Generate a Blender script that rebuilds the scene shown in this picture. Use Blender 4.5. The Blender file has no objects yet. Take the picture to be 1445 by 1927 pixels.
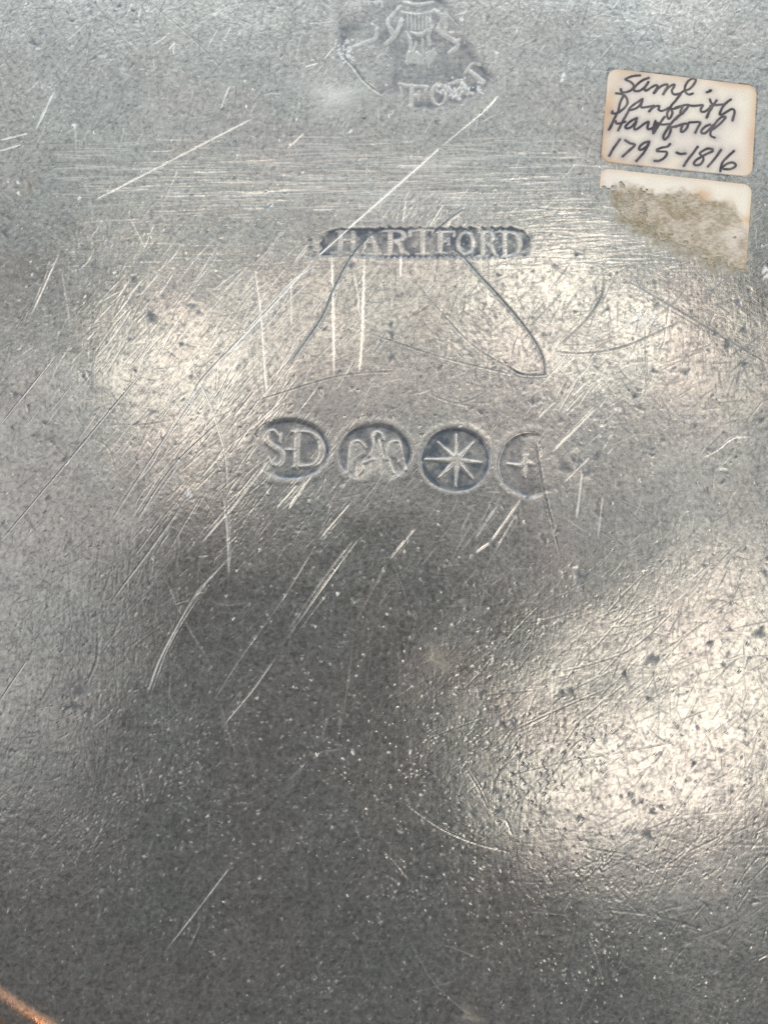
import bpy, math
import numpy as np
from mathutils import Vector

# ------------------------------------------------------------------ camera, world, lamps, exposure
scene = bpy.context.scene
COL = scene.collection
FPX, THETA, DIST = 2326.0, math.radians(13.0), 163.0      # focal length in photo pixels, tilt, distance in mm
ST, CT = math.sin(THETA), math.cos(THETA)
CAM = np.array([0.0, -DIST * ST, DIST * CT])

cam_data = bpy.data.cameras.new('camera')
cam = bpy.data.objects.new('camera', cam_data)
COL.objects.link(cam)
cam.location = CAM * 0.001
cam.rotation_euler = (THETA, 0, 0)
cam_data.sensor_fit = 'VERTICAL'
cam_data.sensor_height = 24.0
cam_data.lens = 24.0 * FPX / 1927.0
cam_data.clip_start = 0.002
cam_data.clip_end = 50.0
scene.camera = cam

world = bpy.data.worlds.new('World')
scene.world = world
world.use_nodes = True
wb = world.node_tree.nodes['Background']
wb.inputs[0].default_value = (0.94, 0.985, 1.0, 1)
wb.inputs[1].default_value = 0.15


def P(px, py):
    """photo pixel -> millimetres on the plate's flat bottom (z = 0)"""
    px = np.asarray(px, float); py = np.asarray(py, float)
    u = (px - 722.5) / FPX; v = (963.5 - py) / FPX
    dz = -CT + v * ST
    t = CAM[2] / -dz
    return np.stack([CAM[0] + t * u, CAM[1] + t * (ST + v * CT)], -1)


def mmpx(py):
    v = (963.5 - py) / FPX
    return CAM[2] / (CT - v * ST) / FPX


def mirrored(px, py, height):
    """the point (mm) at a height above the plate that a flat plate would mirror at that spot"""
    p = P(px, py)
    d = np.array([p[0] - CAM[0], p[1] - CAM[1], CAM[2]])
    k = height / CAM[2]
    return np.array([p[0] + d[0] * k, p[1] + d[1] * k, height])


def lamp(name, pos, size, radiance, color, target=(0, 0, 0), roll=0.0, shape='RECTANGLE'):
    d = bpy.data.lights.new(name, 'AREA')
    d.shape = shape
    d.size, d.size_y = size[0] * 0.001, size[1] * 0.001
    area = d.size * d.size_y * (math.pi / 4 if shape == 'ELLIPSE' else 1)
    d.energy = radiance * math.pi * area
    d.color = color
    o = bpy.data.objects.new(name, d)
    COL.objects.link(o)
    o.location = Vector(pos) * 0.001
    q = (Vector(target) - Vector(pos)).to_track_quat('-Z', 'Y')
    o.rotation_euler = (q.to_matrix().to_4x4() @ __import__('mathutils').Matrix.Rotation(roll, 4, 'Z')).to_euler()
    return o


HL = 700.0
def spot(name, px, py, wpx, hpx, radiance, color, roll=0.0, shape='ELLIPSE'):
    k = (HL + CAM[2]) / FPX * 1.0
    p = mirrored(px, py, HL)
    return lamp(name, p, (wpx * k, hpx * k), radiance, color, (p[0], p[1] + 0.001, 0), math.radians(roll), shape)

WARM = (1.0, 0.90, 0.775)
NEUT = (0.99, 0.985, 0.965)
COOL = (0.925, 0.985, 1.0)
# unseen area lamps added overhead to put bright mirrored patches on the metal
spot('added_lamp_right', 1265, 1365, 540, 310, 3.4, WARM, 24, 'RECTANGLE')
spot('added_lamp_bright', 1005, 1425, 120, 170, 3.0, WARM, 24)
spot('added_lamp_far_right', 1430, 1230, 300, 420, 1.6, WARM, 30)
spot('added_lamp_low_right', 1330, 1640, 420, 260, 0.45, NEUT, -20)
spot('added_lamp_low', 1150, 1570, 230, 200, 0.9, WARM, 20)
spot('added_lamp_left', 370, 670, 330, 370, 3.0, WARM, -28, 'RECTANGLE')
spot('added_lamp_left_tip', 540, 590, 200, 120, 1.6, WARM, 30)
spot('added_lamp_centre', 640, 565, 380, 170, 2.6, WARM, 8)
spot('added_lamp_upper', 1090, 590, 580, 220, 4.0, WARM, -8)
spot('added_lamp_upper_right', 1350, 710, 330, 210, 1.8, WARM, 0)
spot('added_lamp_edge', 1420, 960, 560, 460, 0.75, NEUT, 0)
spot('added_lamp_soft', 780, 770, 1300, 350, 0.6, NEUT, 0, 'RECTANGLE')
spot('added_lamp_mid_right', 1150, 1020, 430, 240, 0.40, NEUT, 0)
spot('added_lamp_side', -90, 1000, 600, 950, 0.85, NEUT, -6, 'RECTANGLE')
spot('added_lamp_back', 720, 130, 2300, 740, 0.86, COOL, 0, 'RECTANGLE')
# large unseen fill lamps added all round to light labels and scratches
lamp('added_fill_back', (0, 1100, 800), (1800, 700), 1.9, COOL)
lamp('added_fill_left', (-1100, 150, 600), (1400, 900), 2.2, COOL)
lamp('added_fill_right', (1100, 100, 600), (1400, 900), 2.2, NEUT)
lamp('added_fill_front', (250, -1100, 500), (1400, 600), 1.5, COOL)
lamp('added_orange_streak', (-420, -680, 470), (110, 60), 26.0, (1.0, 0.36, 0.10), (-60, -60, -5))  # unseen lamp added to make the orange streak on the curved side
lamp('added_brown_glow', (-420, -640, 560), (420, 240), 0.9, (1.0, 0.55, 0.30), (-60, -60, -5))  # dim unseen companion, added to tint the metal brown beside the streak

scene.view_settings.view_transform = 'Standard'
scene.view_settings.look = 'None'
scene.view_settings.exposure = 0.0
scene.view_settings.gamma = 1.0
scene.render.engine = 'CYCLES'
scene.cycles.use_denoising = False
scene.cycles.max_bounces = 4
scene.cycles.glossy_bounces = 3
scene.cycles.caustics_reflective = False
scene.cycles.sample_clamp_indirect = 4.0

rng = np.random.default_rng(1793)

# ------------------------------------------------------------------ numeric helpers
def sstep(a, b, x):
    t = np.clip((x - a) / (b - a), 0, 1)
    return t * t * (3 - 2 * t)


NOISE_TABLES = {}
def vnoise(X, Y, cell, seed):
    """smooth value noise in -1..1 with lattice cells of `cell` mm"""
    T = NOISE_TABLES.get(seed)
    if T is None:
        T = np.random.default_rng(seed).uniform(-1, 1, (257, 257)).astype(np.float32)
        T[256] = T[0]; T[:, 256] = T[:, 0]
        NOISE_TABLES[seed] = T
    x = X / cell; y = Y / cell
    xi = np.floor(x); yi = np.floor(y)
    fx = (x - xi).astype(np.float32); fy = (y - yi).astype(np.float32)
    xi = xi.astype(np.int64) % 256; yi = yi.astype(np.int64) % 256
    fx = fx * fx * (3 - 2 * fx); fy = fy * fy * (3 - 2 * fy)
    return (T[yi, xi] * (1 - fx) * (1 - fy) + T[yi, xi + 1] * fx * (1 - fy)
            + T[yi + 1, xi] * (1 - fx) * fy + T[yi + 1, xi + 1] * fx * fy)


def smooth_line(pts, n=6):
    """Catmull-Rom through a list of 2D points"""
    p = np.asarray(pts, float)
    if len(p) < 3:
        return p
    q = np.vstack([2 * p[0] - p[1], p, 2 * p[-1] - p[-2]])
    out = []
    for i in range(1, len(q) - 2):
        for k in range(n):
            t = k / n
            out.append(0.5 * ((2 * q[i]) + (-q[i - 1] + q[i + 1]) * t + (2 * q[i - 1] - 5 * q[i] + 4 * q[i + 1] - q[i + 2]) * t * t
                              + (-q[i - 1] + 3 * q[i] - 3 * q[i + 1] + q[i + 2]) * t ** 3))
    out.append(p[-1])
    return np.array(out)


def seg_dist(X, Y, a, b):
    dx, dy = b - a
    L2 = dx * dx + dy * dy + 1e-12
    t = np.clip(((X - a[0]) * dx + (Y - a[1]) * dy) / L2, 0, 1)
    return np.hypot(X - (a[0] + t * dx), Y - (a[1] + t * dy)), t


def in_poly(X, Y, poly):
    c = np.zeros(X.shape, bool)
    n = len(poly)
    for i in range(n):
        x1, y1 = poly[i]; x2, y2 = poly[(i + 1) % n]
        if y1 == y2:
            continue
        c ^= ((y1 > Y) != (y2 > Y)) & (X < (x2 - x1) * (Y - y1) / (y2 - y1) + x1)
    return c


class Field:
    """rectilinear grid in mm"""
    def __init__(self, xs, ys):
        self.xs, self.ys = xs, ys
        self.X, self.Y = np.meshgrid(xs, ys)

    def window(self, x0, x1, y0, y1):
        i0, i1 = np.searchsorted(self.xs, [x0, x1]); j0, j1 = np.searchsorted(self.ys, [y0, y1])
        return slice(max(j0 - 1, 0), j1 + 1), slice(max(i0 - 1, 0), i1 + 1)

    def line_dist(self, pts, reach):
        """window and distance / position along a polyline (mm)"""
        pts = np.asarray(pts)
        w = self.window(pts[:, 0].min() - reach, pts[:, 0].max() + reach, pts[:, 1].min() - reach, pts[:, 1].max() + reach)
        X, Y = self.X[w], self.Y[w]
        D = np.full(X.shape, 1e3); T = np.zeros(X.shape)
        if X.size == 0:
            return w, D, T
        n = len(pts) - 1
        for i in range(n):
            a, b = pts[i], pts[i + 1]
            s = self.window(min(a[0], b[0]) - reach, max(a[0], b[0]) + reach, min(a[1], b[1]) - reach, max(a[1], b[1]) + reach)
            s = (slice(s[0].start - w[0].start, s[0].stop - w[0].start), slice(s[1].start - w[1].start, s[1].stop - w[1].start))
            if X[s].size == 0:
                continue
            d, t = seg_dist(X[s], Y[s], a, b)
            m = d < D[s]
            D[s] = np.where(m, d, D[s]); T[s] = np.where(m, (i + t) / n, T[s])
        return w, D, T


# ------------------------------------------------------------------ the plate's grid
PLATE_C = np.array([16.0, 41.0])
R_FLAT = float(np.hypot(*(P(72, 1866) - PLATE_C)))
R_RIM = R_FLAT + 48.0
STEP = 0.135
def axis(lo, hi, far_lo, far_hi):
    core = np.arange(lo, hi, STEP)
    def grow(start, end, sgn):
        out, s, x = [], STEP, start
        while (end - x) * sgn > 0:
            s = min(s * 1.12, 3.0)
            x += sgn * s
            out.append(x)
        return out
    a = grow(core[0], far_lo, -1)[::-1]
    b = grow(core[-1], far_hi, 1)
    return np.array(a + list(core) + b)

G = Field(axis(-58, 58, PLATE_C[0] - R_RIM - 3, PLATE_C[0] + R_RIM + 3),
          axis(-65.5, 78.5, PLATE_C[1] - R_RIM - 3, PLATE_C[1] + R_RIM + 3))
X, Y = G.X, G.Y
R = np.hypot(X - PLATE_C[0], Y - PLATE_C[1])
prof_r = np.linspace(0, R_RIM + 40, 4000)
slope = -1.15 * sstep(R_FLAT - 1.0, R_FLAT + 9, prof_r) * (1 - sstep(R_FLAT + 17, R_FLAT + 25, prof_r))
prof_z = np.cumsum(slope) * (prof_r[1] - prof_r[0])
H = np.interp(R, prof_r, prof_z)                 # body of the dish: flat bottom, booge, rim
Z_RIM = float(prof_z[-1])
# hammered, slightly buckled metal
H = H + 0.13 * vnoise(X, Y, 21, 3) + 0.045 * vnoise(X, Y, 9.5, 4) + 0.012 * vnoise(X, Y, 4.2, 5) \
    + 0.0022 * vnoise(X, Y, 0.9, 6) + 0.0030 * vnoise(X, Y, 0.36, 7)
n_a, n_b, n_c, n_d, n_e = (vnoise(X, Y, c_, s_) for c_, s_ in ((0.62, 11), (0.36, 12), (1.7, 13), (5.5, 14), (0.30, 15)))
veins = sstep(0.78, 1.0, 1 - np.abs(n_a)) * (0.55 + 0.45 * n_c)
TARN_SHADE = np.clip(0.02 + 0.30 * veins + 0.26 * sstep(0.15, 0.8, n_b) + 0.10 * sstep(0.1, 0.8, n_c * 0.8 + 0.3 * n_a) + 0.04 * n_d, 0, 0.7).astype(np.float32)   # dark tarnish and dirt, plus the painted shadow line round the label
BARE = np.clip(0.26 * sstep(0.3, 0.9, n_e) * (0.6 + 0.4 * n_d) + 0.06 * sstep(0.2, 0.8, -n_c), 0, 0.6).astype(np.float32)   # freshly bared bright metal
del n_a, n_b, n_e, veins
CRUST = np.zeros(X.shape, np.float32)  # pale oxide crust
GLUE = np.zeros(X.shape, np.float32)   # brown adhesive residue


def to_mm(pts):
    a = np.asarray(pts, float)
    return P(a[:, 0], a[:, 1])


def scratch(pts, width=1.6, depth=0.02, tarn=0.0, bare=0.0, berm=0.3, fade=0.15, rough=0.5):
    """a groove ploughed into the metal; pts and width in photo pixels, depth in mm"""
    q = smooth_line(pts)
    k = mmpx(float(np.mean(q[:, 1])))
    line = to_mm(q)
    w0 = max(width * 0.5 * k, 0.62 * STEP)
    amp = min(1.0, width * 0.5 * k / w0 + 0.25)
    w, D, T = G.line_dist(line, w0 * 3.2)
    if D.size == 0:
        return
    ends = np.clip(np.minimum(T, 1 - T) / max(fade, 1e-3), 0, 1) ** 0.7
    var = 1.0 - rough * (0.5 + 0.5 * vnoise(X[w], Y[w], 1.1 + 1.4 * abs(math.sin(line[0][0] * 3)), int(abs(line[0][0]) * 971) % 61))
    g = np.exp(-(D / w0) ** 2) * ends * var * amp
    b = np.exp(-((D - 1.75 * w0) / (0.7 * w0)) ** 2) * ends * var * amp
    H[w] += -depth * g + depth * berm * b
    if tarn:
        TARN_SHADE[w] = np.maximum(TARN_SHADE[w], (tarn * g).astype(np.float32))
        BARE[w] *= (1 - 0.8 * g * min(tarn * 1.5, 1)).astype(np.float32)
    if bare:
        BARE[w] = np.maximum(BARE[w], (bare * g).astype(np.float32))
        TARN_SHADE[w] *= (1 - 0.9 * g).astype(np.float32)


def pit(px, py, r, depth, tarn=0.0, bare=0.0, crust=0.0, soft=1.0, glue=0.0):
    c = P(px, py); k = mmpx(py)
    rr = max(r * k, 0.55 * STEP)
    w = G.window(c[0] - 2.6 * rr, c[0] + 2.6 * rr, c[1] - 2.6 * rr, c[1] + 2.6 * rr)
    x, y = X[w] - c[0], Y[w] - c[1]
    if x.size == 0:
        return
    a = np.arctan2(y, x)
    s = (int(px * 7 + py * 3) % 628) / 100
    d = np.hypot(x, y) / rr * (1 + 0.22 * np.sin(2 * a + s) + 0.2 * np.sin(3 * a + 2 * s) + 0.14 * np.sin(5 * a + 3 * s))
    g = np.exp(-d ** (2 * soft + 0.6)) if soft >= 1 else np.exp(-d ** 1.4)
    H[w] -= depth * g
    for F, v in ((TARN_SHADE, tarn), (BARE, bare), (CRUST, crust), (GLUE, glue)):
        if v:
            F[w] = np.maximum(F[w], (v * g).astype(np.float32))


# ---- fine wear spread over the whole surface
def field_scratches(n, box, ang, spread, length, width, depth, tarn=0, bare=0, weight=None, bend=0.06):
    x0, y0, x1, y1 = box
    for _ in range(n):
        for _try in range(6):
            px, py = rng.uniform(x0, x1), rng.uniform(y0, y1)
            if weight is None or rng.random() < weight(px, py):
                break
        else:
            continue
        a = math.radians(rng.normal(ang, spread)); L = rng.uniform(*length)
        dx, dy = math.cos(a) * L / 2, -math.sin(a) * L / 2
        b = rng.normal(0, bend)
        mid = (px - dy * b, py + dx * b)
        s = rng.uniform(0.35, 1.0)
        pts = [(px - dx, py - dy), mid, (px + dx, py + dy)] if L > 40 else [(px - dx, py - dy), (px + dx, py + dy)]
        scratch(pts, rng.uniform(*width), depth * s, tarn * s, bare * s, fade=0.3)

FULL = (-10, -10, 1455, 1937)
field_scratches(5200, FULL, 0, 90, (10, 70), (0.9, 1.9), 0.006, tarn=0.85)
field_scratches(3000, FULL, 58, 28, (15, 120), (0.9, 1.9), 0.006, tarn=0.75)
field_scratches(1500, FULL, 55, 40, (10, 60), (0.8, 1.5), 0.012, bare=0.50)
field_scratches(450, (-10, 600, 420, 1500), 86, 12, (20, 110), (0.8, 1.5), 0.011, tarn=0.5, bare=0)
band = lambda px, py: math.exp(-((py - 335) / 60) ** 2) * (0.25 + math.exp(-((px - 620) / 330) ** 2))
field_scratches(520, (60, 250, 1120, 520), 0.5, 2.2, (40, 260), (0.9, 1.6), 0.013, tarn=0.40, weight=band, bend=0.012)
field_scratches(420, (120, 250, 1120, 420), 0.5, 2.2, (30, 170), (0.9, 1.5), 0.013, bare=0.55, weight=band, bend=0.012)
field_scratches(160, (980, 400, 1290, 500), 2, 4, (30, 120), (0.9, 1.5), 0.012, tarn=0.35, bend=0.012)
field_scratches(160, (940, 390, 1290, 510), 2, 4, (30, 120), (0.9, 1.5), 0.012, bare=0.50, bend=0.012)
field_scratches(60, (80, 455, 620, 505), 1, 2, (40, 220), (0.9, 1.4), 0.010, tarn=0.4, bend=0.01)
field_scratches(420, (100, 460, 740, 1050), 52, 5, (25, 130), (0.9, 2.0), 0.014, bare=0.8,
                weight=lambda px, py: math.exp(-((px - 400) / 190) ** 2 - ((py - 720) / 210) ** 2))
pit(625, 180, 34, 0, bare=0.4, soft=0.6)
field_scratches(150, (560, 120, 700, 250), 52, 14, (8, 30), (0.9, 1.5), 0.010, bare=0.55, weight=lambda px, py: math.exp(-((px - 625) / 40) ** 2 - ((py - 180) / 40) ** 2))
field_scratches(70, (700, 365, 880, 425), 58, 18, (10, 36), (1.0, 2.0), 0.012, bare=0.7)
field_scratches(90, (430, 860, 1010, 1120), 55, 5, (20, 90), (0.9, 1.6), 0.013, bare=0.5)
field_scratches(60, (1010, 660, 1150, 860), 50, 8, (18, 60), (0.9, 1.8), 0.014, bare=0.6)
field_scratches(170, (950, 1080, 1445, 1700), 40, 30, (30, 170), (0.9, 1.6), 0.012, tarn=0.38)
field_scratches(60, (1000, 1560, 1445, 1800), 35, 40, (30, 130), (1.0, 1.8), 0.013, tarn=0.4)

# small dents that glint, thickest in the lower middle
def glint_w(px, py):
    v = 0.10 + 0.95 * math.exp(-((px - 720) / 430) ** 2 - ((py - 1620) / 330) ** 2)
    v += 0.25 * math.exp(-((px - 620) / 300) ** 2 - ((py - 1150) / 200) ** 2)
    return v
cl = [(rng.uniform(150, 1150), rng.uniform(1250, 1920)) for _ in range(55)]
for i in range(3000):
    if i % 3 == 0:
        c = cl[rng.integers(len(cl))]
        px, py = c[0] + rng.normal(0, 26), c[1] + rng.normal(0, 26)
    else:
        for _t in range(8):
            px, py = rng.uniform(-10, 1455), rng.uniform(-10, 1937)
            if rng.random() < glint_w(px, py):
                break
    f = rng.random() ** 2.2; r = 0.7 + 1.1 * f + (0.8 if rng.random() < 0.05 else 0)
    pit(px, py, r, rng.uniform(0.015, 0.05) * (1 if rng.random() < 0.7 else -1), bare=0.22 + 0.78 * f, crust=0.25 * (rng.random() < 0.15))
    pit(px + rng.uniform(-2.5, 2.5), py + rng.uniform(1, 3), r * 1.1, 0.02, tarn=0.45)
# dark pits and specks
for i in range(2600):
    px, py = rng.uniform(-10, 1455), rng.uniform(-10, 1937)
    r = rng.exponential(1.3) + 0.8
    pit(px, py, min(r, 5), rng.uniform(0.0, 0.03), tarn=rng.uniform(0.3, 0.95))
for (cx, cy, sx, sy, n) in ((740, 620, 80, 60, 60), (930, 545, 80, 50, 60), (1085, 880, 55, 40, 90), (1030, 1330, 120, 50, 30), (620, 540, 60, 60, 25),
                            (1010, 690, 60, 40, 30), (150, 540, 40, 20, 25), (30, 410, 25, 40, 20), (1230, 650, 90, 60, 30), (880, 600, 60, 50, 40)):
    for _ in range(n):
        pit(rng.normal(cx, sx), rng.normal(cy, sy), rng.uniform(1, 4.5), 0.008, tarn=rng.uniform(0.2, 0.55), soft=0.7)
SPOTS = [(58, 350, 8), (62, 80, 7), (30, 742, 6), (87, 797, 5), (54, 765, 4), (125, 865, 6), (170, 705, 5), (737, 630, 7), (737, 671, 8), (735, 612, 5),
         (1225, 1238, 9), (1055, 1303, 6), (1072, 1299, 6), (903, 1305, 5), (943, 1365, 7), (962, 1357, 6), (1217, 1573, 8), (820, 1238, 7), (1388, 567, 5),
         (1432, 790, 7), (1203, 767, 5), (1430, 1190, 9), (1370, 648, 7), (1123, 963, 8), (1090, 1085, 11), (1086, 1075, 7), (1003, 757, 6), (465, 1060, 6), (380, 1110, 7),
         (668, 1128, 5), (545, 1595, 7), (60, 1555, 5), (155, 1830, 8), (885, 1910, 8), (604, 735, 5), (505, 386, 7), (660, 500, 5), (1232, 1240, 6), (362, 575, 5),
         (1043, 500, 4), (282, 592, 8), (286, 600, 7), (1018, 1010, 6), (1048, 998, 6), (8, 437, 9), (15, 408, 6), (1035, 1020, 5), (1400, 620, 5), (1290, 700, 6),
         (905, 1560, 4), (1060, 880, 12), (1085, 870, 10), (1105, 890, 11), (1120, 860, 9), (150, 1300, 12), (145, 1330, 8), (170, 1340, 6)]
for (px, py, r) in SPOTS:
    pit(px, py, r, 0.03, tarn=0.75)
for (px, py, r, g) in ((820, 1238, 11, 0.55), (58, 350, 11, 0.45), (885, 1910, 13, 0.5)):
    pit(px, py, r, 0.0, glue=g, soft=0.7)
for (px, py, r) in ((405, 27, 5), (505, 383, 4), (512, 386, 4), (1060, 143, 5), (1057, 152, 4), (1440, 508, 7), (1442, 520, 6), (355, 930, 6), (360, 935, 4), (35, 364, 4), (34, 344, 4),
                    (140, 237, 4), (660, 247, 4), (558, 225, 3), (150, 373, 4), (872, 392, 3), (985, 740, 3), (660, 520, 2), (663, 75, 3), (700, 45, 3), (868, 38, 4), (934, 100, 4),
                    (727, 160, 3), (604, 735, 3), (750, 867, 3), (1018, 758, 3)):
    pit(px, py, r * 0.62, -0.03, crust=0.8, bare=0.7)
for _ in range(70):
    pit(rng.normal(1205, 16), rng.normal(603, 9), rng.uniform(1, 2.4), rng.uniform(-0.03, 0.03), bare=0.9, crust=0.3)

# ---- the scratches one can pick out, traced on the metal
BR = [  # points, width, strength
    ([(938, 178), (915, 205), (828, 278)], 1.6, 0.8), ([(828, 278), (700, 390), (600, 480)], 2.4, 1.0),
    ([(600, 480), (540, 545), (490, 600), (385, 710), (350, 765), (205, 987)], 3.2, 0.9), ([(575, 505), (520, 560), (430, 660)], 2.5, 0.8), ([(590, 500), (545, 540), (480, 620)], 2.0, 0.7),
    ([(505, 580), (400, 700), (330, 790)], 2.2, 0.7), ([(390, 705), (340, 780), (300, 845)], 2.2, 0.9),
    ([(480, 220), (370, 277), (175, 380)], 1.8, 0.8), ([(248, 585), (215, 635), (185, 672)], 2.4, 1.0), ([(105, 672), (60, 728), (0, 802)], 2.6, 1.0),
    ([(277, 692), (185, 802), (90, 915), (0, 1022)], 2.8, 1.0), ([(52, 1242), (26, 1280), (0, 1320)], 2.6, 1.0), ([(285, 640), (250, 688)], 2.0, 0.9), ([(215, 670), (193, 695)], 1.8, 0.9),
    ([(150, 707), (125, 740), (92, 780)], 2.0, 0.8), ([(75, 770), (53, 800)], 1.6, 0.7), ([(407, 800), (325, 880), (260, 977)], 2.6, 0.8), ([(345, 950), (280, 1040), (215, 1125)], 2.4, 0.8),
    ([(300, 985), (255, 1045)], 1.8, 0.6), ([(510, 860), (465, 920), (435, 957), (380, 1020)], 3.4, 0.95), ([(520, 855), (500, 885)], 3.0, 0.9), ([(560, 910), (520, 955)], 2.4, 0.9),
    ([(585, 895), (542, 958)], 3.2, 1.0), ([(660, 945), (630, 980), (600, 1015)], 2.4, 1.0), ([(600, 1015), (530, 1130), (455, 1235), (400, 1320)], 2.2, 0.7),
    ([(678, 1008), (625, 1080), (530, 1215)], 3.0, 0.7), ([(665, 1015), (600, 1100), (540, 1190)], 2.2, 0.7), ([(520, 1235), (470, 1305), (415, 1370)], 3.0, 0.85), ([(620, 1110), (560, 1190)], 2, 0.6),
    ([(783, 992), (733, 1052)], 3.0, 0.9), ([(733, 1052), (700, 1110), (670, 1170)], 2.2, 0.6), ([(735, 1050), (760, 1110), (772, 1160)], 1.8, 0.5), ([(665, 1200), (655, 1290), (640, 1375)], 1.8, 0.55),
    ([(420, 927), (428, 1000), (431, 1085)], 3.6, 1.0), ([(430, 925), (433, 1000), (434, 1060)], 1.8, 0.8), ([(362, 692), (395, 760), (410, 805), (425, 860), (428, 920)], 2.4, 0.9),
    ([(480, 509), (492, 601), (501, 742)], 3.0, 0.9), ([(624, 478), (627, 553), (628, 705)], 2.7, 0.95), ([(686, 478), (682, 620), (676, 700)], 2.7, 0.95), ([(665, 510), (674, 560), (676, 600)], 2.0, 0.7),
    ([(548, 519), (548, 615)], 1.8, 0.7), ([(755, 478), (754, 524)], 2.6, 0.9), ([(764, 378), (758, 420)], 2.6, 0.8), ([(410, 690), (408, 735)], 1.8, 0.9), ([(440, 690), (420, 730), (403, 755)], 1.8, 0.9),
    ([(478, 738), (440, 785)], 2.0, 0.8), ([(455, 745), (430, 770)], 1.6, 0.7), ([(430, 1050), (375, 1110), (340, 1165), (300, 1240), (275, 1308)], 4.0, 0.9), ([(375, 1120), (320, 1210), (285, 1300)], 2.2, 0.8),
    ([(312, 1092), (345, 1165), (398, 1252)], 1.8, 0.7), ([(328, 1137), (358, 1128)], 2.0, 0.6), ([(400, 1133), (430, 1138), (470, 1132)], 1.8, 0.5), ([(372, 1047), (392, 1045)], 2.0, 0.8),
    ([(437, 1625), (380, 1700), (312, 1788)], 3.0, 1.0), ([(378, 1735), (355, 1785)], 2.0, 0.8), ([(575, 1422), (610, 1414), (650, 1409)], 2.4, 0.9), ([(580, 1430), (545, 1467)], 2.2, 0.8),
    ([(753, 1505), (823, 1555), (888, 1585), (963, 1605)], 2.6, 0.7), ([(878, 1450), (900, 1485), (915, 1520)], 2.6, 0.7), ([(950, 1540), (963, 1572)], 2.8, 0.8), ([(723, 1602), (745, 1625), (770, 1655)], 2.4, 0.7),
    ([(768, 1765), (818, 1850), (883, 1910)], 2.0, 0.6), ([(1105, 1760), (1125, 1805), (1135, 1850)], 2.4, 0.6), ([(830, 1775), (905, 1803)], 1.8, 0.6), ([(415, 1325), (430, 1380), (445, 1420)], 2.4, 0.7),
    ([(455, 1380), (470, 1420), (482, 1465)], 2.4, 0.7), ([(256, 1435), (266, 1470), (273, 1508)], 2.4, 0.8), ([(395, 1520), (390, 1600)], 1.8, 0.6), ([(262, 1605), (255, 1690)], 2.2, 0.6), ([(193, 1557), (168, 1598)], 2.0, 0.6),
    ([(618, 1345), (605, 1395)], 2.4, 0.7), ([(645, 1320), (637, 1390)], 2.2, 0.6), ([(250, 1300), (261, 1298)], 1.6, 0.6), ([(180, 1298), (262, 1299)], 1.4, 0.4), ([(582, 1545), (562, 1578)], 2.0, 0.6), ([(670, 1555), (678, 1573)], 2.2, 0.8),
    ([(983, 935), (923, 1020)], 3.2, 0.95), ([(923, 1020), (895, 1040)], 3.0, 0.9), ([(973, 965), (933, 1035)], 1.8, 0.7), ([(938, 948), (893, 1015)], 2.0, 0.7), ([(928, 960), (900, 1000)], 1.8, 0.7), ([(915, 975), (865, 1040)], 1.6, 0.5),
    ([(885, 960), (868, 998)], 1.6, 0.6), ([(1123, 765), (1085, 805), (1040, 848)], 3.0, 1.0), ([(1095, 880), (1091, 930), (1085, 975)], 3.0, 0.8), ([(1135, 932), (1125, 1012)], 3.0, 0.7), ([(1068, 670), (1020, 722)], 2.2, 0.8),
    ([(1045, 755), (1013, 785)], 2.4, 0.9), ([(1092, 700), (1050, 775)], 1.6, 0.6), ([(1100, 735), (1065, 772)], 1.6, 0.7), ([(1110, 860), (1060, 908)], 2.4, 0.6), ([(1260, 575), (1256, 600), (1250, 640)], 2.2, 0.9),
    ([(1413, 822), (1378, 825), (1348, 848), (1323, 860)], 2.2, 0.8), ([(1350, 883), (1368, 884)], 3.0, 0.9), ([(1425, 1806), (1448, 1793)], 2.6, 0.9), ([(103, 170), (82, 215), (68, 245)], 2.8, 0.9), ([(0, 263), (55, 250)], 2.6, 0.9),
    ([(-2, 283), (40, 272)], 2.6, 0.9), ([(432, 160), (415, 205)], 2.2, 0.8), ([(135, 230), (142, 242), (145, 290)], 1.8, 0.6), ([(327, 75), (327, 102)], 2.2, 0.8), ([(318, 92), (328, 80)], 1.8, 0.7), ([(628, 88), (610, 110)], 1.8, 0.9),
    ([(597, 118), (573, 125)], 2.2, 0.9), ([(572, 250), (540, 280)], 1.8, 0.8), ([(265, 10), (261, 33)], 2.0, 0.6), ([(248, 415), (275, 470)], 1.8, 0.6), ([(290, 425), (272, 470)], 2.0, 0.5), ([(335, 320), (310, 380)], 2.0, 0.5),
    ([(112, 480), (60, 595)], 2.2, 0.6), ([(118, 510), (135, 620)], 1.8, 0.4), ([(835, 385), (800, 440)], 1.6, 0.7), ([(700, 1210), (690, 1290)], 1.6, 0.4), ([(590, 395), (625, 395)], 1.8, 0.6),
    ([(880, 1390), (890, 1400)], 2, 0.6), ([(1075, 1690), (1060, 1715)], 2.0, 0.5), ([(1000, 1715), (1075, 1722)], 1.6, 0.5), ([(1140, 1712), (1220, 1722)], 1.6, 0.5), ([(780, 1868), (860, 1845)], 1.8, 0.6),
    ([(1345, 590), (1335, 610)], 1.8, 0.7), ([(1010, 920), (1005, 940)], 1.6, 0.6), ([(820, 530), (800, 550)], 2.2, 0.7), ([(500, 540), (486, 600)], 1.4, 0.5),
]
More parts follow.
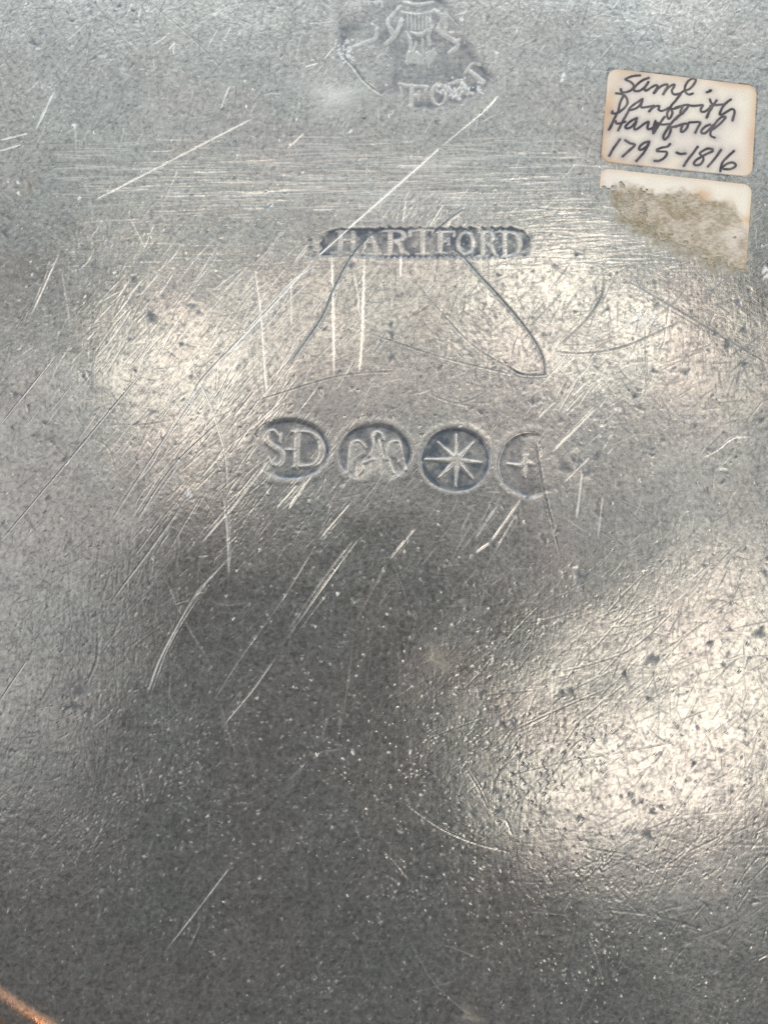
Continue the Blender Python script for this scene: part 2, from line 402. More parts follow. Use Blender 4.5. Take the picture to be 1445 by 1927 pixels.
for pts, w, s in BR:
    if w >= 2.2:
        for _k in range(2):
            ox, oy = rng.normal(0, 3.2), rng.normal(0, 3.2); j0 = rng.uniform(0, 0.35); j1 = rng.uniform(0.55, 1.0)
            q = smooth_line(pts, 6); q = q[int(j0 * (len(q) - 1)):int(j1 * (len(q) - 1)) + 1] + (ox, oy)
            if len(q) == 2 or len(pts) == 2:
                p0, p1 = np.array(pts[0]) + (ox, oy), np.array(pts[-1]) + (ox, oy); q = np.array([p0 + (p1 - p0) * j0, p0 + (p1 - p0) * j1])
            if len(q) > 1:
                scratch(q, rng.uniform(0.9, 1.7), 0.016, bare=0.6 * s * rng.uniform(0.4, 1), fade=0.3, rough=0.6)
    my = np.mean([p[1] for p in pts]); s *= 0.8 if my > 960 else (0.72 if my < 260 else 1.0)
    scratch(pts, w * (1.12 if my < 960 else 0.95), 0.034 * s, bare=min(1.0, 1.08 * s), fade=0.12, rough=0.4)
DK = [
    ([(872, 394), (851, 408), (827, 428), (803, 454)], 3.4, 0.9, 0.05), ([(740, 426), (706, 437), (685, 454), (658, 487), (628, 543), (603, 601), (540, 690)], 4.6, 0.95, 0.06),
    ([(845, 466), (869, 482), (903, 520), (938, 557), (991, 620), (1020, 669), (1025, 698), (1021, 705), (981, 704), (955, 690)], 3.4, 0.85, 0.06),
    ([(778, 526), (826, 584), (889, 650), (967, 698)], 2.8, 0.7, 0.04), ([(690, 626), (836, 674), (962, 705)], 2.6, 0.7, 0.04), ([(487, 754), (603, 717), (671, 703), (745, 699)], 3.0, 0.75, 0.035),
    ([(1138, 520), (1130, 560), (1100, 605), (1052, 650)], 4.4, 0.8, 0.05), ([(1040, 661), (1100, 665), (1180, 650), (1290, 600)], 3.2, 0.75, 0.04), ([(1185, 530), (1270, 580), (1370, 640), (1448, 686)], 3.4, 0.8, 0.05),
    ([(1058, 547), (1030, 580), (993, 617)], 2.6, 0.7, 0.03), ([(1055, 649), (1110, 648), (1160, 632)], 2.0, 0.5, 0.02), ([(815, 745), (850, 757), (895, 766)], 3.0, 0.6, 0.03), ([(850, 760), (880, 755), (910, 740)], 2.4, 0.5, 0.03),
    ([(1008, 838), (1012, 860), (1023, 925), (1053, 1045)], 3.2, 0.7, 0.05), ([(1130, 1000), (1180, 1032), (1240, 1070)], 2.6, 0.6, 0.03), ([(958, 1458), (1073, 1430), (1170, 1415), (1283, 1392)], 3.0, 0.8, 0.04),
    ([(973, 1370), (1060, 1330), (1145, 1294)], 2.6, 0.7, 0.03), ([(1060, 1262), (1108, 1250), (1188, 1220), (1268, 1150)], 3.0, 0.65, 0.03), ([(1078, 1260), (1093, 1330), (1110, 1410)], 2.4, 0.6, 0.03),
    ([(805, 1390), (850, 1372), (908, 1352)], 2.2, 0.6, 0.03), ([(805, 1304), (905, 1307), (1018, 1297)], 2.6, 0.65, 0.03), ([(1128, 1555), (1160, 1535), (1193, 1520)], 2.8, 0.7, 0.03), ([(1050, 1690), (1140, 1612)], 2.0, 0.5, 0.02),
    ([(1145, 1618), (1200, 1625), (1260, 1660)], 3.0, 0.5, 0.03), ([(1250, 1560), (1325, 1460)], 2.0, 0.55, 0.02), ([(980, 1558), (1030, 1558)], 2.4, 0.55, 0.02), ([(970, 1585), (1010, 1590)], 2.2, 0.5, 0.02), ([(1195, 1280), (1290, 1380), (1330, 1400)], 2.4, 0.6, 0.03),
    ([(1200, 1500), (1280, 1540), (1310, 1570)], 2.4, 0.5, 0.03), ([(1240, 1250), (1310, 1180), (1400, 1140)], 2.4, 0.55, 0.03), ([(1290, 1160), (1320, 1240), (1280, 1340)], 2.0, 0.4, 0.02), ([(1060, 1495), (1110, 1485)], 2.0, 0.5, 0.02),
    ([(187, 1205), (180, 1250), (160, 1292)], 7.0, 0.55, 0.03), ([(180, 1385), (205, 1415), (228, 1445)], 3.0, 0.5, 0.03), ([(60, 1380), (120, 1440)], 2.6, 0.4, 0.03), ([(378, 140), (350, 235), (340, 280)], 5.0, 0.5, 0.02),
    ([(402, 185), (397, 240)], 5.0, 0.45, 0.02), ([(260, 400), (350, 397), (438, 392)], 3.4, 0.6, 0.02), ([(135, 502), (203, 505)], 3.0, 0.7, 0.03), ([(85, 550), (135, 568)], 3.0, 0.6, 0.02), ([(283, 5), (360, 70), (415, 125)], 2.8, 0.65, 0.03),
    ([(540, 365), (575, 420)], 2.2, 0.5, 0.02), ([(445, 60), (530, 190)], 1.6, 0.35, 0.02), ([(520, 255), (530, 320)], 1.8, 0.5, 0.02), ([(390, 365), (415, 420)], 1.8, 0.5, 0.02), ([(0, 300), (250, 150)], 1.4, 0.3, 0.015), ([(165, 235), (260, 203)], 2.4, 0.4, 0.02),
    ([(175, 825), (205, 845), (218, 890)], 2.6, 0.5, 0.03), ([(205, 800), (270, 800), (330, 790)], 2.4, 0.45, 0.02), ([(75, 942), (140, 938)], 1.8, 0.4, 0.02), ([(345, 940), (300, 1000), (200, 1220), (150, 1230)], 1.8, 0.3, 0.015), ([(335, 1085), (356, 1068)], 3.2, 0.5, 0.03),
    ([(562, 1010), (573, 1090)], 2.4, 0.5, 0.03), ([(742, 910), (730, 960)], 3.6, 0.5, 0.03), ([(612, 890), (608, 920)], 3.0, 0.5, 0.03), ([(940, 790), (918, 820)], 3.4, 0.6, 0.04), ([(1180, 960), (1230, 1010)], 2, 0.4, 0.02), ([(1390, 880), (1440, 1010), (1420, 1080)], 2.0, 0.35, 0.02),
    ([(1170, 940), (1230, 967)], 2.6, 0.6, 0.02), ([(700, 1290), (690, 1400)], 1.6, 0.35, 0.02), ([(870, 1300), (920, 1245), (945, 1200)], 2.2, 0.4, 0.02), ([(812, 1218), (870, 1208)], 2.4, 0.5, 0.02), ([(225, 1230), (310, 1170)], 1.6, 0.3, 0.015),
    ([(10, 1390), (90, 1410)], 1.8, 0.35, 0.02), ([(480, 1530), (510, 1555), (560, 1545)], 2.0, 0.35, 0.02), ([(1000, 1895), (1110, 1840)], 1.6, 0.3, 0.02), ([(830, 1010), (880, 940)], 1.4, 0.3, 0.02), ([(1250, 800), (1252, 700), (1258, 640)], 1.8, 0.5, 0.02),
    ([(1200, 550), (1290, 600), (1330, 625)], 1.6, 0.4, 0.02), ([(1320, 560), (1375, 520)], 1.8, 0.4, 0.02), ([(1230, 690), (1330, 660)], 1.4, 0.3, 0.02),
]
for pts, w, t, d in DK:
    my = np.mean([p[1] for p in pts])
    scratch(pts, w * (0.7 if my > 1080 else 0.85), d * (0.4 if my > 1080 else 0.6), tarn=t * (0.55 if my > 1080 else 0.85), fade=0.1, rough=0.55, berm=0.45)

# ------------------------------------------------------------------ stamped marks
OWNER = np.zeros(X.shape, np.int16)       # which part a cell belongs to
PARTS = []                                # (id, name, parent id, label)
def new_part(name, parent, label=None):
    PARTS.append((len(PARTS) + 1, name, parent, label))
    return len(PARTS)


def crop(x0, y0, s):
    return lambda pts: [(x0 + x / s, y0 + y / s) for (x, y) in pts]


class Stamp:
    def __init__(self, name, label, region_px, edge_px, depth, tarn, fade=None):
        """region_px: polygon in photo pixels; the metal inside is punched down"""
        poly = to_mm(region_px)
        k = mmpx(np.mean([p[1] for p in region_px]))
        self.w = G.window(poly[:, 0].min() - 1.5, poly[:, 0].max() + 1.5, poly[:, 1].min() - 1.5, poly[:, 1].max() + 1.5)
        self.x, self.y = X[self.w], Y[self.w]
        D = np.full(self.x.shape, 1e3)
        for i in range(len(poly)):
            d, _ = seg_dist(self.x, self.y, poly[i], poly[(i + 1) % len(poly)])
            D = np.minimum(D, d)
        ins = in_poly(self.x, self.y, poly)
        sd = np.where(ins, D, -D)
        self.fade = np.ones(self.x.shape)
        if fade is not None:
            for (px, py, r0, r1) in fade:            # worn away round a spot
                c = P(px, py)
                self.fade *= sstep(r0 * k, r1 * k, np.hypot(self.x - c[0], self.y - c[1]))
        wob = 0.05 * vnoise(self.x, self.y, 0.8, 77)
        self.m = sstep(-edge_px * k * 0.5, edge_px * k * 0.5, sd + wob) * self.fade
        lip = np.exp(-((sd + edge_px * k * 1.3) / (edge_px * k * 0.9)) ** 2) * self.fade
        self.k, self.depth = k, depth
        H[self.w] += -depth * self.m + 0.10 * depth * lip
        n = 0.72 + 0.42 * vnoise(self.x, self.y, 1.6, 31) + 0.25 * vnoise(self.x, self.y, 0.5, 32)
        rim = np.exp(-(sd / (edge_px * k * 0.75)) ** 2) * self.fade
        TARN_SHADE[self.w] = np.maximum(TARN_SHADE[self.w] * (1 - 0.6 * self.m), np.clip(tarn * n * self.m + 0.5 * tarn * rim, 0, 1)).astype(np.float32)
        BARE[self.w] = np.maximum(BARE[self.w] * (1 - 0.75 * self.m), 0.10 * lip).astype(np.float32)
        self.id = new_part(name, 0, label)
        OWNER[self.w] = np.where((self.m > 0.15) & ins, self.id, OWNER[self.w])

    def raise_lines(self, lines, name, label=None, height=0.75, bare=0.32, polys=(), poly_h=0.6):
        """lines: list of (points px, width px or list of widths)"""
        E = np.zeros(self.x.shape)
        for pts, wd in lines:
            q = smooth_line(pts, 5) if len(pts) > 2 else np.asarray(pts, float)
            q = to_mm(q)
            ws = np.interp(np.linspace(0, 1, len(q)), np.linspace(0, 1, len(wd)), wd) if isinstance(wd, (list, tuple)) else np.full(len(q), wd)
            for i in range(len(q) - 1):
                d, t = seg_dist(self.x, self.y, q[i], q[i + 1])
                hw = (ws[i] * (1 - t) + ws[i + 1] * t) * 0.5 * self.k
                E = np.maximum(E, sstep(hw + 0.19, np.maximum(hw - 0.14, 0.0), d))
        for poly in polys:
            pp = to_mm(poly)
            ins = in_poly(self.x, self.y, pp)
            D = np.full(self.x.shape, 1e3)
            for i in range(len(pp)):
                d, _ = seg_dist(self.x, self.y, pp[i], pp[(i + 1) % len(pp)])
                D = np.minimum(D, d)
            E = np.maximum(E, poly_h * sstep(-0.1, 0.25, np.where(ins, D, -D)))
        E = E * self.fade
        H[self.w] += self.depth * height * 0.62 * E
        n = 0.8 + 0.3 * vnoise(self.x, self.y, 0.7, 41)
        TARN_SHADE[self.w] *= (1 - 0.9 * np.clip(E * n, 0, 1)).astype(np.float32)
        BARE[self.w] = np.maximum(BARE[self.w], bare * np.clip(E * n, 0, 1)).astype(np.float32)
        halo = np.clip(E, 0, 1)
        if name:
            pid = new_part(name, self.id, label)
            OWNER[self.w] = np.where(halo > 0.35, pid, OWNER[self.w])


def ellipse(cx, cy, rx, ry, n=48, wob=0.0, s=0.0):
    return [(cx + rx * math.cos(a) * (1 + wob * math.sin(3 * a + s)), cy + ry * math.sin(a) * (1 + wob * math.sin(2 * a + s)))
            for a in np.linspace(0, 2 * math.pi, n, endpoint=False)]

# initials
c = crop(440, 760, 4.25)
s = Stamp('stamped_mark', 'oval stamp with the raised letters S and D', c(ellipse(445, 362, 318, 232, wob=0.01)), 7, 0.15, 0.68, fade=[(462, 878, 18, 84), (456, 818, 6, 60)])
s.raise_lines([(c([(378, 238), (368, 300)]), 4), (c([(360, 250), (325, 215), (285, 212), (258, 248), (268, 300), (325, 345), (382, 385), (390, 440), (350, 488), (300, 475), (275, 430)]), [3, 5, 6, 8, 10, 11, 10, 8, 6, 5, 3])], 'stamped_letter')
s.raise_lines([(c([(506, 225), (496, 495)]), 11), (c([(465, 220), (600, 226), (675, 275), (702, 360), (680, 440), (615, 490), (470, 502)]), [3.5, 4.5, 9, 13, 10, 6, 4]), (c([(415, 365), (470, 365)]), 4)], 'stamped_letter')
# small eagle
s = Stamp('stamped_mark', 'round topped stamp with a small spread eagle', c(ellipse(1126, 395, 285, 232, wob=0.012, s=1)), 7, 0.15, 0.72, fade=[(705, 930, 30, 80)])
wingL = c([(905, 540), (930, 345), (955, 300), (1010, 298), (1050, 335), (1055, 405), (1000, 430), (965, 470), (950, 550)])
wingR = c([(1222, 440), (1222, 345), (1258, 303), (1322, 296), (1338, 360), (1372, 525), (1345, 520), (1290, 440), (1255, 430), (1275, 500), (1300, 560), (1270, 550)])
s.raise_lines([(c([(1195, 275), (1182, 238), (1142, 222), (1108, 250), (1118, 310), (1108, 370), (1085, 415)]), [4, 5, 5, 5, 4, 4, 4]), (c([(1160, 290), (1178, 360), (1190, 430)]), [3, 4, 4]),
               (c([(1030, 470), (1085, 450), (1120, 440)]), 5), (c([(1000, 560), (1030, 520), (1020, 470)]), 4), (c([(910, 545), (932, 335), (960, 300), (1010, 298), (1050, 340)]), 4.5), (c([(1322, 298), (1340, 365), (1372, 520)]), 4),
               (c([(1225, 440), (1225, 340), (1262, 302), (1322, 297)]), 4), (c([(1250, 470), (1270, 540), (1310, 575)]), 4)],
              'stamped_eagle', bare=0.42, polys=[wingL, wingR, c([(1110, 330), (1150, 320), (1190, 430), (1180, 520), (1130, 540), (1085, 500), (1085, 420)])], poly_h=0.55)
# star
c = crop(740, 760, 4.25)
s = Stamp('stamped_mark', 'round dark stamp with a raised eight pointed star', c(ellipse(495, 445, 272, 248, wob=0.008)), 6.5, 0.18, 0.88)
tips = [(503, 245), (640, 308), (708, 465), (632, 592), (498, 655), (368, 585), (255, 440), (358, 303)]
s.raise_lines([(c([(508, 448), t]), [11.5, 2.2]) for t in tips], 'stamped_star', height=0.9, bare=0.42, polys=[c(ellipse(508, 448, 34, 34))], poly_h=1.0)
# half worn cross
s = Stamp('stamped_mark', 'half worn round stamp with a small raised cross', c(ellipse(1100, 485, 255, 248, wob=0.01)), 7, 0.15, 0.66, fade=[(1062, 880, 46, 96), (1030, 840, 10, 60)])
s.raise_lines([(c([(915, 475), (1010, 488), (1060, 470), (1165, 492)]), [2.5, 7, 8, 5]), (c([(1058, 410), (1052, 490), (1050, 575)]), [6, 8, 4])], 'stamped_cross', height=0.95, bare=0.55, polys=[c(ellipse(1060, 410, 27, 24))], poly_h=1.0)
scratch([(1008, 838), (1012, 860), (1023, 925), (1036, 980)], 3.2, 0.05, tarn=0.75, fade=0.05, rough=0.2, berm=0.45)
# town name
a6, a7 = crop(570, 410, 6.283), crop(780, 410, 6.283)
top = []
for i in range(36):                      # saw-toothed edges
    x = 640 + i * 9.4
    top += [(x, 431.0 - 4.5 * (0.5 - abs(0.5 - (i % 2))) * 0 - (0 if i % 2 else 4.2) * (1 if x > 705 else 0.2))]
bot = []
for i in range(64):
    x = 985 - i * 5.4
    bot += [(x, (481 if x < 930 else 479) + (0 if i % 2 else 5.5) * (1 if 705 < x < 965 else 0.2))]
cart = [(604, 437), (640, 431)] + top + [(985, 436), (997, 450), (998, 472), (986, 483)] + bot + [(640, 480), (606, 480), (602, 474), (608, 467), (602, 459), (608, 451), (602, 444)]
s = Stamp('stamped_mark', 'long saw edged stamp reading HARTFORD', cart, 4.5, 0.07, 0.90, fade=[(640, 484, 0, 26), (668, 474, 0, 18), (604, 436, 0, 22), (1004, 470, 0, 22), (840, 495, 0, 20), (900, 428, 0, 12)])
lw = 4
LET = [
    [(a6([(440, 165), (440, 405)]), 8.5), (a6([(592, 170), (590, 405)]), 6), (a6([(440, 262), (590, 262)]), 3.5), (a6([(335, 412), (540, 412)]), 3.2), (a6([(400, 160), (480, 160)]), 3)],
    [(a6([(800, 190), (845, 300), (868, 422)]), [6, 8, 9]), (a6([(790, 190), (730, 330), (695, 418)]), 3.2), (a6([(735, 290), (835, 290)]), 3.6), (a6([(770, 428), (920, 425)]), 3.2), (a6([(660, 420), (730, 420)]), 3)],
    [(a6([(1035, 165), (1028, 422)]), 8.5), (a6([(950, 158), (1100, 155), (1180, 175), (1195, 220), (1150, 262), (1060, 268)]), [3, 4, 7, 9, 5, 4]), (a6([(1090, 275), (1150, 315), (1180, 390), (1245, 428)]), [4, 7, 8, 4]), (a6([(965, 426), (1095, 426)]), 3.2)],
    [(a7([(96, 150), (93, 415)]), 8.5), (a6([(1258, 165), (1350, 150), (1445, 148)]), 3.6), (a7([(90, 146), (222, 146)]), 3.6), (a6([(1265, 165), (1268, 210)]), 3.5), (a7([(215, 150), (212, 190)]), 3.5), (a7([(20, 424), (165, 424)]), 3.2)],
    [(a7([(302, 178), (302, 398)]), 8.5), (a7([(265, 172), (470, 165)]), 3.6), (a7([(330, 285), (405, 275)]), 3.4), (a7([(405, 245), (408, 315)]), 3.4), (a7([(470, 165), (465, 215)]), 3.5), (a7([(255, 412), (350, 412)]), 3.2)],
    [(a7(ellipse(605, 300, 90, 125, 24) + [(695, 300)]), [8, 5, 3.2, 5, 8, 5, 3.2, 5, 8])],
    [(a7([(807, 180), (807, 448)]), 8.5), (a7([(760, 174), (850, 172), (915, 190), (925, 240), (890, 290), (830, 300)]), [3, 4, 6, 8, 5, 4]), (a7([(850, 300), (910, 350), (960, 440)]), [5, 7, 6]), (a7([(735, 455), (860, 452)]), 3.2)],
    [(a7([(1068, 172), (1068, 452)]), 8.5), (a7([(955, 170), (1100, 170), (1205, 200), (1245, 300), (1205, 415), (1100, 452), (1030, 455)]), [3, 4, 7, 10, 8, 4, 3])],
]
for L in LET:
    s.raise_lines(L, 'stamped_letter', height=0.95, bare=0.27)
for pts, w, t, d in DK[:3]:
    scratch(pts, w, d * 0.6, tarn=t, fade=0.05, rough=0.2, berm=0.5)
for _ in range(150):                    # file marks over the raised letters
    px, py = rng.uniform(600, 1000), rng.uniform(428, 484)
    scratch([(px - rng.uniform(5, 14), py), (px + rng.uniform(5, 14), py + rng.normal(0, 0.6))], 1.2, 0.012, tarn=0.35)
for _ in range(60):
    pit(rng.uniform(820, 950), rng.uniform(425, 485), rng.uniform(1, 2.6), -0.02, crust=0.55)
scratch([(828, 278), (700, 390), (600, 480)], 2.6, 0.03, bare=1.0, fade=0.02)
pit(584, 452, 4, 0.04, tarn=0.9); pit(585, 466, 4.5, 0.04, tarn=0.9); pit(587, 480, 6, 0.05, tarn=0.9); pit(592, 474, 4, 0.04, tarn=0.9); pit(687, 444, 7, 0.03, tarn=0.9); pit(695, 440, 6, 0.03, tarn=0.9)
pit(731, 425, 5, 0.03, tarn=0.9)
# big eagle at the top, cut by the picture's edge and half rubbed out
c = crop(640, 0, 4.817)
reg = c([(20, -160), (0, 100), (5, 420), (130, 610), (250, 770), (420, 880), (560, 940), (800, 985), (960, 960), (1180, 885), (1330, 780), (1385, 700), (1250, 560), (1150, 380), (1120, 200), (1020, 100), (900, -40), (860, -160)])
s = Stamp('stamped_mark', 'large worn eagle stamp at the top edge with part of a name round it', reg, 17, 0.045, 0.55, fade=[(935, 85, 10, 55), (880, 60, 0, 30), (690, 100, 0, 40), (735, 200, 0, 50), (700, 130, 10, 60), (660, 20, 0, 45), (870, 25, 5, 60)])
s.raise_lines([(c([(545, 60), (470, 140), (430, 215), (470, 290), (490, 330), (410, 400)]), [5, 7, 8, 9, 10, 6]), (c([(560, 180), (530, 260), (490, 320)]), 8), (c([(600, 290), (640, 400), (600, 570)]), [5, 6, 5]), (c([(850, 90), (930, 160), (900, 280), (1040, 370), (1060, 420), (980, 480)]), [6, 8, 9, 8, 8, 4]),
               (c([(840, 230), (800, 320), (810, 400)]), [5, 6, 6]), (c([(1030, 380), (1080, 360)]), 6), (c([(1000, 300), (1100, 300)]), 7), (c([(960, 130), (950, 300)]), 8), (c([(560, 110), (700, 130), (850, 100)]), [4, 5, 4]), (c([(580, 20), (700, 40), (840, 20)]), 6), (c([(640, 290), (720, 310), (830, 250)]), [4, 8, 4]),
               (c([(170, -60), (170, 180)]), 7)] +
              [(c([(610 + i * 34, 130), (612 + i * 34, 265)]), 2.2) for i in range(7)] + [(c([(745, 360), (750, 570)]), 3), (c([(690, 380), (670, 450)]), 3)],
              'stamped_eagle', bare=0.2, height=0.9, polys=[c([(615, 430), (700, 460), (745, 500), (745, 590), (610, 570)]), c([(760, 480), (850, 430), (885, 490), (850, 560), (770, 590)])], poly_h=0.8)
s.raise_lines([(c([(330, 260), (310, 350), (90, 450), (110, 550), (270, 470), (290, 430)]), [5, 8, 8, 6, 7, 6])], 'stamped_wreath', bare=0.2, height=0.8, polys=[c([(170, 600), (260, 560), (380, 480), (420, 560), (380, 680), (330, 740), (230, 650)])], poly_h=0.6)
s.raise_lines([(c([(210, -20), (215, 40)]), 6), (c([(250, -20), (260, 45)]), 5), (c([(330, -20), (330, 40)]), 7), (c([(370, -10), (380, 60)]), 5), (c([(215, 20), (380, 15)]), 3)], 'stamped_letter', bare=0.2)
s.raise_lines([(c([(535, 760), (600, 775)]), 6), (c([(545, 760), (560, 900)]), 5)], 'stamped_letter', bare=0.2)
s.raise_lines([(c([(650, 775), (640, 960)]), 8), (c([(630, 775), (790, 785)]), 5), (c([(660, 865), (715, 860)]), 6), (c([(715, 830), (710, 900)]), 4), (c([(785, 785), (770, 830)]), 4)], 'stamped_letter', bare=0.2)
s.raise_lines([(c(ellipse(895, 860, 62, 88, 20) + [(957, 860)]), [5, 4, 6, 9, 5])], 'stamped_letter', bare=0.2)
s.raise_lines([(c([(960, 790), (1075, 900)]), 8), (c([(985, 760), (1090, 730), (1100, 790), (1040, 830)]), [4, 6, 7, 4]), (c([(1060, 830), (1200, 850)]), [4, 7])], 'stamped_letter', bare=0.2)
s.raise_lines([(c([(1160, 630), (1290, 745)]), [6, 11]), (c([(1130, 660), (1200, 575), (1265, 585)]), 4)], 'stamped_letter', bare=0.2)
for _ in range(90):
    px, py = rng.choice([1010, 1110, 1230, 30, 60]), 0
    base = [(1020, 810), (1120, 760), (1250, 820), (30, 440), (60, 520), (880, 800)][rng.integers(6)]
    q = c([(base[0] + rng.normal(0, 45), base[1] + rng.normal(0, 45))])[0]
    pit(q[0], q[1], rng.uniform(0.8, 2.2), rng.uniform(-0.03, 0.03), bare=0.5, crust=0.75)
scratch(c([(0, 400), (30, 500), (130, 610), (230, 740), (390, 860)]), 6, 0.05, tarn=0.75, fade=0.05, rough=0.4)
scratch(c([(1240, 590), (1320, 670), (1385, 715)]), 5, 0.03, tarn=0.8, fade=0.2)
scratch(c([(400, 460), (490, 540)]), 2.4, 0.03, tarn=0.6); scratch(c([(490, 540), (490, 740)]), 2, 0.02, tarn=0.5)
scratch(c([(980, 120), (1070, 225)]), 3.5, 0.03, tarn=0.7); scratch([(938, 178), (915, 205), (895, 222)], 1.8, 0.03, bare=0.9)

# glue left by the torn label and dirt with a painted contact shadow along the handwritten label's edges
gp = to_mm([(1150, 350), (1412, 352), (1400, 505), (1330, 508), (1285, 490), (1255, 470), (1225, 455), (1190, 432), (1160, 405)])
w = G.window(gp[:, 0].min() - 3, gp[:, 0].max() + 3, gp[:, 1].min() - 3, gp[:, 1].max() + 3)
D = np.full(X[w].shape, 1e3)
for i in range(len(gp)):
    D = np.minimum(D, seg_dist(X[w], Y[w], gp[i], gp[(i + 1) % len(gp)])[0])
sd = np.where(in_poly(X[w], Y[w], gp), D, -D) + 0.9 * vnoise(X[w], Y[w], 1.3, 51) + 0.6 * vnoise(X[w], Y[w], 0.45, 52)
GLUE[w] = np.maximum(GLUE[w], 0.85 * sstep(-0.9, 0.7, sd))
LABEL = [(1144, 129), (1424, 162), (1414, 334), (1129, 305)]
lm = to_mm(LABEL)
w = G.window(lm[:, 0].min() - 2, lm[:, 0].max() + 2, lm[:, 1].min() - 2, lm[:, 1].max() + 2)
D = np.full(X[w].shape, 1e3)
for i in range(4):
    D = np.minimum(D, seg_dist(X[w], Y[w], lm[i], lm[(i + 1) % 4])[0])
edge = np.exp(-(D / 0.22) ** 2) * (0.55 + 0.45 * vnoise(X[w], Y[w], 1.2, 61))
TARN_SHADE[w] = np.maximum(TARN_SHADE[w], np.clip(edge * 1.3, 0, 0.95))  # label's contact shadow put into the tarnish colour

# ------------------------------------------------------------------ materials
def nodes_of(name):
    m = bpy.data.materials.new(name); m.use_nodes = True
    nt = m.node_tree
    return m, nt, nt.nodes['Principled BSDF']


class N:
    def __init__(self, nt):
        self.nt = nt
    def new(self, kind, **kw):
        n = self.nt.nodes.new(kind)
        for k, v in kw.items():
            setattr(n, k, v)
        return n
    def link(self, a, b):
        self.nt.links.new(a, b)
    def put(self, sock, v):
        if hasattr(v, 'is_linked'):
            self.link(v, sock)
        else:
            sock.default_value = v
    def math(self, op, a, b=0.0, clamp=False):
        n = self.new('ShaderNodeMath', operation=op, use_clamp=clamp)
        self.put(n.inputs[0], a); self.put(n.inputs[1], b)
        return n.outputs[0]
    def mix(self, f, a, b, blend='MIX'):
        n = self.new('ShaderNodeMix', data_type='RGBA', blend_type=blend)
        self.put(n.inputs[0], f)
        self.put(n.inputs[6], a if hasattr(a, 'is_linked') else (*a, 1)); self.put(n.inputs[7], b if hasattr(b, 'is_linked') else (*b, 1))
        return n.outputs[2]
    def lerp(self, f, a, b):
        n = self.new('ShaderNodeMix', data_type='FLOAT')
        self.put(n.inputs[0], f); self.put(n.inputs[2], a); self.put(n.inputs[3], b)
        return n.outputs[0]
    def noise(self, vec, scale, detail=3, rough=0.55, dist=0.0):
        n = self.new('ShaderNodeTexNoise')
        self.link(vec, n.inputs['Vector'])
        n.inputs['Scale'].default_value = scale; n.inputs['Detail'].default_value = detail
        n.inputs['Roughness'].default_value = rough; n.inputs['Distortion'].default_value = dist
        return n.outputs['Fac']
    def ramp(self, v, lo, hi, a=0.0, b=1.0):
        n = self.new('ShaderNodeMapRange', clamp=True, interpolation_type='SMOOTHSTEP')
        self.put(n.inputs[0], v)
        for i, x in enumerate((lo, hi, a, b)):
            self.put(n.inputs[i + 1], x)
        return n.outputs[0]
    def attr(self, name):
        n = self.new('ShaderNodeAttribute', attribute_name=name)
        s = self.new('ShaderNodeSeparateColor')
        self.link(n.outputs['Color'], s.inputs[0])
        return s.outputs[0], s.outputs[1], s.outputs[2], n.outputs['Alpha']
    def coords(self, scale=(1, 1, 1), rot=(0, 0, 0)):
        t = self.new('ShaderNodeTexCoord')
        m = self.new('ShaderNodeMapping')
        self.link(t.outputs['Object'], m.inputs[0])
        m.inputs['Scale'].default_value = scale; m.inputs['Rotation'].default_value = rot
        return m.outputs[0]


